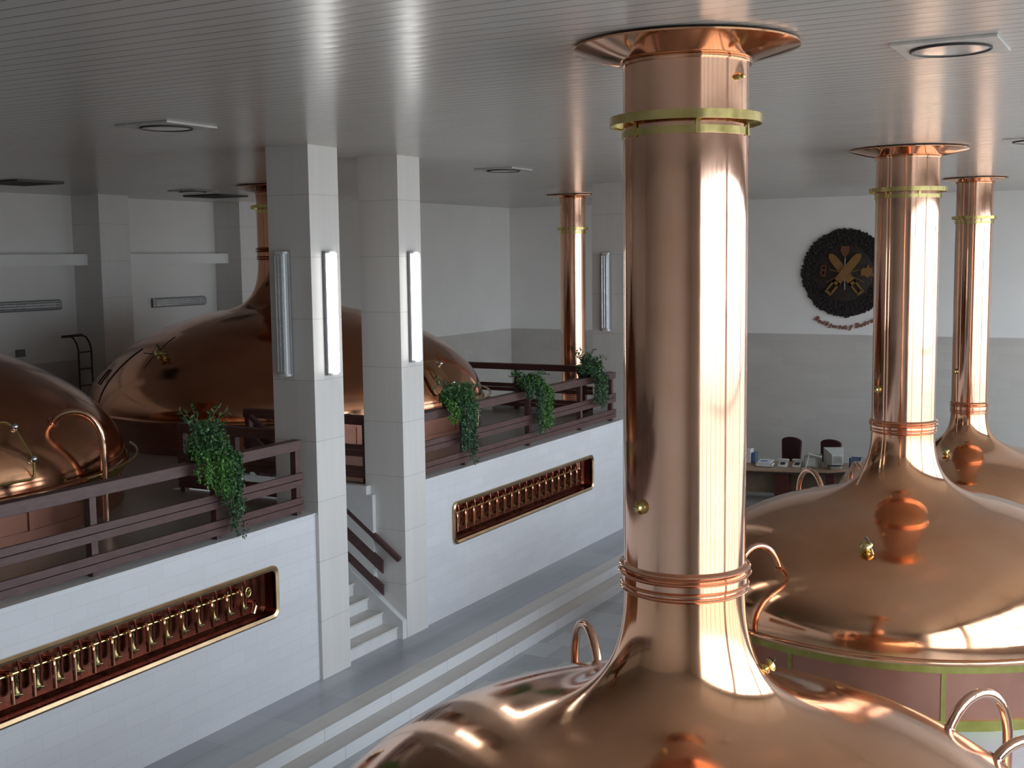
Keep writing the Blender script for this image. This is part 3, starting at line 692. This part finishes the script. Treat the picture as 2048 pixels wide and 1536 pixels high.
def paddle(sign, y0):
    a = math.radians(39) * sign; rot = lambda x, z: (x * math.cos(a) + z * math.sin(a), -x * math.sin(a) + z * math.cos(a))
    pts = [(-.095, -.28), (-.105, .1), (-.10, .44), (-.07, .57), (0, .63), (.07, .57), (.10, .44), (.105, .1), (.095, -.28)]
    flat([rot(x, z + .0) for x, z in pts], y0, y0 + .05, 'paddle', 'emblem_gold')
    for q in ([(-.095, -.62), (-.095, -.28), (-.05, -.28), (-.05, -.62)], [(.05, -.62), (.05, -.28), (.095, -.28), (.095, -.62)], [(-.095, -.66), (-.095, -.60), (.095, -.60), (.095, -.66)], [(-.095, -.36), (-.095, -.26), (.095, -.26), (.095, -.36)]):
        flat([rot(x, z) for x, z in q], y0, y0 + .05, 'paddle_handle', 'emblem_gold')
paddle(-1, .08); paddle(1, .135)
for s in (1, -1):
    flat([(-.012, .12 * s), (.012, .12 * s), (.012, .42 * s), (-.012, .42 * s)], .08, .11, 'rod', 'steel')
for s in (-1, 1):
    for dz, ln in ((.05, .40), (-.10, .48)):
        flat([(.10 * s, dz * .4), (ln * s, dz * 2.2), (ln * s, dz * 2.2 - .02), (.10 * s, dz * .4 - .02)], .08, .10, 'grain_stalk', 'emblem_gold')
flat([(-.10, .68), (.10, .68), (.11, .56), (.07, .45), (0, .41), (-.07, .45), (-.11, .56)], .08, .13, 'tankard_badge', 'emblem_red')
for x0 in (-.14, .10): flat([(x0, .52), (x0 + .035, .52), (x0 + .02, .36), (x0 - .01, .36)], .08, .11, 'badge_wing', 'emblem_dark')
sx = -.56
for q in ([(-.07, -.14), (-.05, .15), (-.02, .15), (-.04, -.14)], [(-.07, -.14), (.05, -.14), (.05, -.10), (-.07, -.10)], [(-.05, .0), (.06, .0), (.06, .04), (-.05, .04)], [(-.04, .11), (.08, .11), (.08, .15), (-.04, .15)], [(.04, -.14), (.07, .15), (.09, .15), (.07, -.14)]):
    flat([(x + sx, z + .06) for x, z in q], .08, .11, 'side_badge', 'emblem_red')
flat([(.40, .08), (.47, .14), (.53, .12), (.57, .22), (.62, .12), (.70, .14), (.67, .02), (.72, -.06), (.62, -.08), (.56, -.12), (.50, -.07), (.40, -.06)], .08, .12, 'leaf_badge', 'emblem_gold')
def glyph(ch, size):
    cu = bpy.data.curves.new('glyph', 'FONT'); cu.body = ch; cu.size = size; cu.extrude = .02; cu.shear = .28; cu.offset = .016; cu.resolution_u = 3
    o = bpy.data.objects.new('glyph', cu); COL.objects.link(o); dg = bpy.context.evaluated_depsgraph_get(); dg.update()
    me = bpy.data.meshes.new_from_object(o.evaluated_get(dg)); vs = [tuple(v.co) for v in me.vertices]; fs = [tuple(p.vertices) for p in me.polygons]
    bpy.data.objects.remove(o); bpy.data.curves.remove(cu); bpy.data.meshes.remove(me)
    w = max([v[0] for v in vs], default=0) - min([v[0] for v in vs], default=0); return vs, fs, w, min([v[0] for v in vs], default=0)
txt = 'Budějovický Budvar'; gl = [glyph(c, .34 if c == 'B' else .27) if c != ' ' else None for c in txt]
adv = [(.10 if q is None else q[2] + .020) for q in gl]; tot = sum(adv); AR = 1.40; lt = thing('wall_lettering', (EX, YF - .02, EZ - AR), 'curved reddish script lettering on the far wall under the round emblem', 'lettering'); s = -tot / 2; span = math.radians(69); kf = span * AR / tot
for q, w in zip(gl, adv):
    if q:
        th = (s + w / 2) * kf / AR; ca, sa = math.cos(th), math.sin(th)
        vs = [((v[0] - q[3] - q[2] / 2) * kf, v[1] * kf, v[2]) for v in q[0]]
        # letters stand on an arc below the emblem
        P = [(EX + AR * math.sin(th) + a * ca - b * sa, YF - .025 - cc, EZ - AR * math.cos(th) + a * sa + b * ca - .02) for a, b, cc in vs]
        MB().add(P, q[1]).build('letter', 'letters', lt)
    s += w


# ------------------------------------------------------------------ control desk before the far wall
DZ = ZF + .77
t = thing('control_desk', (-7.4, 28.2, ZF), 'long curved wooden control desk before the far wall', 'desk')
front = [(-10.6, 26.75), (-9.6, 26.82), (-8.6, 26.98), (-7.6, 27.20), (-6.95, 27.42), (-6.45, 27.85), (-6.2, 28.4), (-6.6, 28.8), (-7.4, 28.55), (-8.6, 28.25), (-10.6, 28.0)]
MB().prism([(x, y, DZ - .05) for x, y in front], (0, 0, .05)).build('desk_top', 'desk_wood', t, recalc=True, bevel=.008)
MB().prism([(x, y + .012, DZ - .085) for x, y in front], (0, 0, .034)).build('desk_edge', 'iron', t, recalc=True)
for x, y, w in ((-8.0, 27.55, .17), (-6.95, 27.85, .10), (-9.9, 27.3, .17)):
    MB().box((x - w, y - .10, ZF), (x + w, y + .10, DZ - .085)).build('leg', 'burl', t)
MB().beam((-10.6, 27.62, ZF + .36), (-6.6, 28.25, ZF + .36), .03, .62).build('modesty_panel', 'panel_wood', t)
# chairs
def chair(label, x, y, ang, top):
    t = thing('office_chair', (x, y, ZF), label, 'chair', 'dark red office chairs')
    rz = Matrix.Rotation(ang, 4, 'Z'); T = lambda p: Vector((x, y, ZF)) + rz @ Vector(p)
    prof = []
    for i in range(13):
        a = PI * i / 12; prof.append((.27 * math.cos(a), top - .10 + .10 * math.sin(a)))
    prof += [(-.24, .50), (.24, .50)]
    MB().prism([T((px, .20 + .03 * (pz > .8), pz)) for px, pz in prof], rz @ Vector((0, .07, 0))).build('backrest', 'chair_red', t, recalc=True, bevel=.02)
    MB().prism([T((px, py, .42)) for px, py in rrect(.52, .50, .12)], (0, 0, .09)).build('seat', 'chair_red', t, recalc=True, bevel=.02)
    MB().tube([T((0, 0, .06)), T((0, 0, .42))], .03, 12).build('pedestal', 'iron', t)
    b = MB()
    for k in range(5): b.tube([T((0, 0, .08)), T((.28 * math.cos(k * 1.2566), .28 * math.sin(k * 1.2566), .045))], [.025, .018], 8)
    for k in range(5): b.sphere(T((.28 * math.cos(k * 1.2566), .28 * math.sin(k * 1.2566), .03)), .03, 10, 6)
    b.build('star_base', 'iron', t)
    MB().tube([T((0, .1, .44)), T((0, .24, .46)), T((0, .255, .6))], .02, 8).build('back_support', 'iron', t)
chair('dark red office chair left of the computer monitor, its rounded back fully seen', -8.27, 28.75, -.25, 1.27)
chair('dark red office chair mostly hidden behind the computer monitor', -7.36, 29.0, -.2, 1.23)
# monitor
t = thing('computer_monitor', (-6.9, 27.95, DZ), 'old bulky pale computer monitor on the desk', 'monitor')
rz = Matrix.Rotation(math.radians(28), 4, 'Z'); T = lambda p: Vector((-6.92, 27.95, DZ)) + rz @ Vector(p)
# its back faces the hall: tapering shell, then the screen box
g = MB(); f = [(-.22, .0, .06), (.22, .0, .06), (.22, .0, .47), (-.22, .0, .47)]; m_ = [(-.20, -.10, .08), (.20, -.10, .08), (.20, -.10, .45), (-.20, -.10, .45)]; bk = [(-.13, -.36, .12), (.13, -.36, .12), (.13, -.36, .36), (-.13, -.36, .36)]
g.v += [tuple(T(p)) for p in f + m_ + bk]
for a in (0, 4):
    for j in range(4): g.f.append((a + j, a + (j + 1) % 4, a + 4 + (j + 1) % 4, a + 4 + j)); g.smooth.append(False)
g.f += [(3, 2, 1, 0), (8, 9, 10, 11)]; g.smooth += [False, False]
g.build('housing', 'crt', t, recalc=True, bevel=.008)
MB().prism([T(p) for p in [(-.22, .0, .06), (.22, .0, .06), (.22, .0, .47), (-.22, .0, .47)]], rz @ Vector((0, .06, 0))).build('bezel', 'crt', t, recalc=True)
MB().prism([T((-.18, .06, .10)), T((.18, .06, .10)), T((.18, .06, .43)), T((-.18, .06, .43))], rz @ Vector((0, .006, 0))).build('screen', 'vent_dark', t, recalc=True)
MB().prism([T((x, y - .12, .0)) for x, y in rrect(.30, .28, .06)], (0, 0, .08)).build('stand', 'crt_side', t, recalc=True)
g = MB()
for k in range(7): g.prism([T((-.10 + k * .03, -.362, .16)), T((-.088 + k * .03, -.362, .16)), T((-.088 + k * .03, -.362, .32)), T((-.10 + k * .03, -.362, .32))], rz @ Vector((0, -.004, 0)))
g.build('vent_slots', 'crt_side', t, recalc=True)
# box left of it
t = thing('desk_cabinet', (-7.3, 27.75, DZ), 'grey-green equipment box on the desk, left beside the pale monitor', 'equipment box')
b = MB().prism([(-7.52, 27.62, DZ), (-7.22, 27.66, DZ), (-7.18, 27.95, DZ), (-7.50, 27.92, DZ)], (0, 0, .30)).build('case', 'crt_side', t, recalc=True, bevel=.015)
MB().prism([(-7.49, 27.61, DZ + .05), (-7.26, 27.64, DZ + .05), (-7.26, 27.64, DZ + .25), (-7.49, 27.61, DZ + .25)], (0, -.008, 0)).build('front_panel', 'crt', t, recalc=True)
# lamp
t = thing('desk_lamp', (-7.44, 27.45, DZ), 'white angled desk lamp standing left of the monitor', 'desk lamp')
MB().lathe([(0, .03), (.08, .025), (.09, 0), (0, 0)], (-7.44, 27.45, DZ), 24).build('base', 'white_plastic', t)
MB().tube([(-7.44, 27.45, DZ + .02), (-7.36, 27.47, DZ + .36)], .012, 8).build('arm', 'white_plastic', t)
MB().beam((-7.38, 27.47, DZ + .37), (-7.06, 27.41, DZ + .32), .06, .03).build('lamp_head', 'white_plastic', t, bevel=.01)
# telephones
def phone(label, x, y):
    t = thing('telephone', (x, y, DZ), label, 'telephone', 'telephones on the desk')
    MB().prism([(x - .10, y - .10, DZ), (x - .10, y + .12, DZ), (x - .10, y + .12, DZ + .13), (x - .10, y - .10, DZ + .05)], (.20, 0, 0)).build('body', 'white_plastic', t, recalc=True, bevel=.01)
    MB().tube([(x - .13, y + .06, DZ + .135), (x - .11, y + .06, DZ + .155), (x + .11, y + .06, DZ + .155), (x + .13, y + .06, DZ + .135)], .025, 10).build('handset', 'white_plastic', t)
    MB().prism([(x - .05, y - .092, DZ + .056), (x - .05, y + .02, DZ + .097), (x + .06, y + .02, DZ + .097), (x + .06, y - .092, DZ + .056)], (0, 0, .006)).build('keypad', 'vent_dark', t, recalc=True)
phone('white telephone on the desk, the one next to the paper tray', -8.02, 27.62); phone('white telephone on the desk, the one next to the lamp', -7.70, 27.70)
t = thing('paper_tray', (-8.4, 27.5, DZ), 'pale tray holding printed papers on the desk beside the telephones', 'paper tray')
g = MB(); g.box((-8.60, 27.35, DZ), (-8.22, 27.65, DZ + .012))
for a, b in (((-8.60, 27.35), (-8.59, 27.65)), ((-8.23, 27.35), (-8.22, 27.65)), ((-8.60, 27.64), (-8.22, 27.65)), ((-8.60, 27.35), (-8.22, 27.36))): g.box((*a, DZ), (*b, DZ + .08))
g.build('tray', 'white_plastic', t)
o = MB().prism([(-8.57, 27.38, DZ + .083), (-8.25, 27.38, DZ + .083), (-8.23, 27.62, DZ + .12), (-8.55, 27.62, DZ + .12)], (0, 0, .03)).build('printed_papers', 'paper', origin=(-8.4, 27.5, DZ + .08), recalc=True); tag(o, 'stack of blue-printed papers lying on the tray', 'papers')
MB().prism([(-8.50, 27.42, DZ + .121), (-8.34, 27.42, DZ + .121), (-8.33, 27.5, DZ + .133), (-8.49, 27.5, DZ + .133)], (0, 0, .002)).build('print_block', 'ink_blue', o, recalc=True)
o = MB().box((-9.05, 27.70, DZ), (-8.83, 27.95, DZ + .34)).build('white_binder', 'white_plastic', origin=(-8.94, 27.8, DZ), bevel=.01); o.name = 'ring_binder'; tag(o, 'upright white binder on the desk beside the foreground chimney', 'binder')
MB().box((-8.99, 27.694, DZ + .05), (-8.89, 27.70, DZ + .22)).build('spine_label', 'paper', o)
o = MB().prism([(-8.80, 27.72, DZ), (-8.72, 27.72, DZ), (-8.72, 27.95, DZ), (-8.80, 27.95, DZ)], (0, 0, .26)).build('blue_folder', 'blue_plastic', origin=(-8.76, 27.8, DZ), recalc=True, bevel=.006); o.name = 'folder'; tag(o, 'blue folder standing next to the white binder on the desk', 'folder')
t = thing('plastic_crate', (-6.45, 28.25, DZ), 'blue plastic crate on the desk right of the monitor', 'crate')
MB().box((-6.60, 28.12, DZ), (-6.34, 28.36, DZ + .02)).build('base', 'blue_plastic', t)
for a, b in (((-6.60, 28.12), (-6.58, 28.36)), ((-6.36, 28.12), (-6.34, 28.36)), ((-6.60, 28.12), (-6.34, 28.14)), ((-6.60, 28.34), (-6.34, 28.36))): MB().box((*a, DZ + .02), (*b, DZ + .22)).build('crate_side', 'blue_plastic', t)

# ------------------------------------------------------------------ small things
t = thing('exit_sign', (-17.66, YF - .03, -4.06), 'small green emergency exit sign low on the far wall, seen under the back railing', 'sign')
MB().box((-17.80, YF - .06, -4.08), (-17.48, YF - .03, -3.92)).build('panel', 'green_sign', t)
g = MB(); sx, sz_ = -17.71, -4.00
g.box((sx - .012, YF - .063, sz_ - .01), (sx + .02, YF - .06, sz_ + .03)); g.box((sx + .008, YF - .063, sz_ + .035), (sx + .03, YF - .06, sz_ + .058)); g.box((sx - .04, YF - .063, sz_ - .05), (sx, YF - .06, sz_ - .012)); g.box((sx + .01, YF - .063, sz_ - .055), (sx + .04, YF - .06, sz_ - .012))
g.box((sx + .09, YF - .063, sz_ - .012), (sx + .15, YF - .06, sz_ + .012)); g.prism([(sx + .15, YF - .06, sz_ - .035), (sx + .19, YF - .06, sz_), (sx + .15, YF - .06, sz_ + .035)], (0, -.003, 0))
g.build('pictogram', 'white_mark', t, recalc=True)
t = thing('wall_ladder', (-19.9, 17.75, ZP), 'thin dark metal ladder with a bent top behind the platform kettles', 'ladder')
for y in (17.60, 17.94):
    MB().tube([(-20.0, y, ZP), (-20.0, y, -1.75), (-19.98, y - .03, -1.62), (-19.9, y - .12, -1.52), (-19.80, y - .22, -1.49)] if False else [(-20.0, y, ZP), (-20.0, y, -1.80), (-20.0, y - .04, -1.66), (-20.0, y - .12, -1.54), (-20.0, y - .24, -1.49)], .018, 8).build('stile', 'iron', t)
for z in (-2.9, -2.55, -2.2, -1.85): MB().tube([(-20.0, 17.60, z), (-20.0, 17.94, z)], .014, 8).build('rung', 'iron', t)
MB().tube([(-20.0, 17.20, -1.50), (-20.0, 17.72, -1.49)], .028, 8).build('top_bar', 'iron', t)
t = thing('wall_socket_box', (XL + .03, 16.78, -1.89), 'small grey box on the left wall above the platform kettle', 'electrical box')
MB().box((XL, 16.68, -1.90), (XL + .07, 16.88, -1.75)).build('case', 'grey_box', t, bevel=.008)
MB().box((XL + .07, 16.71, -1.87), (XL + .078, 16.85, -1.78)).build('lid', 'lamp_body', t)

# ------------------------------------------------------------------ daylight
w = bpy.data.worlds.new('sky'); SC.world = w; w.use_nodes = True; nt = w.node_tree; nt.nodes.clear()
o = nt.nodes.new('ShaderNodeOutputWorld'); bg = nt.nodes.new('ShaderNodeBackground'); tc = nt.nodes.new('ShaderNodeTexCoord'); sp = nt.nodes.new('ShaderNodeSeparateXYZ')
nt.links.new(tc.outputs['Generated'], sp.inputs[0])
mr = nt.nodes.new('ShaderNodeMapRange'); mr.inputs['From Min'].default_value = -1; mr.inputs['From Max'].default_value = 1; nt.links.new(sp.outputs[2], mr.inputs[0])
r = ramp(nt, mr.outputs[0], [(.0, (.40, .405, .40)), (.42, (.40, .41, .42)), (.445, (.38, .40, .43)), (.47, (.66, .71, .80)), (.54, (.86, .94, 1.07)), (.70, (.90, 1.0, 1.18)), (.85, (.82, .95, 1.18)), (1.0, (.55, .68, .95))])
nt.links.new(r.outputs[0], bg.inputs[0]); bg.inputs[1].default_value = 6.6; nt.links.new(bg.outputs[0], o.inputs[0])

# ------------------------------------------------------------------ finish
for ob in list(SC.objects):
    if ob.parent is None: ob.location.z += ZOFF
    if '_o' in ob: del ob['_o']
SC.view_settings.view_transform = 'Standard'; SC.view_settings.look = 'None'; SC.view_settings.gamma = 1
SC.view_settings.use_curve_mapping = False; SC.view_settings.exposure = 0.1
cy = SC.cycles
cy.use_denoising = True; cy.max_bounces = 12; cy.diffuse_bounces = 8; cy.glossy_bounces = 6; cy.transparent_max_bounces = 12
cy.sample_clamp_indirect = 6; cy.blur_glossy = .5; cy.caustics_reflective = True; cy.caustics_refractive = False
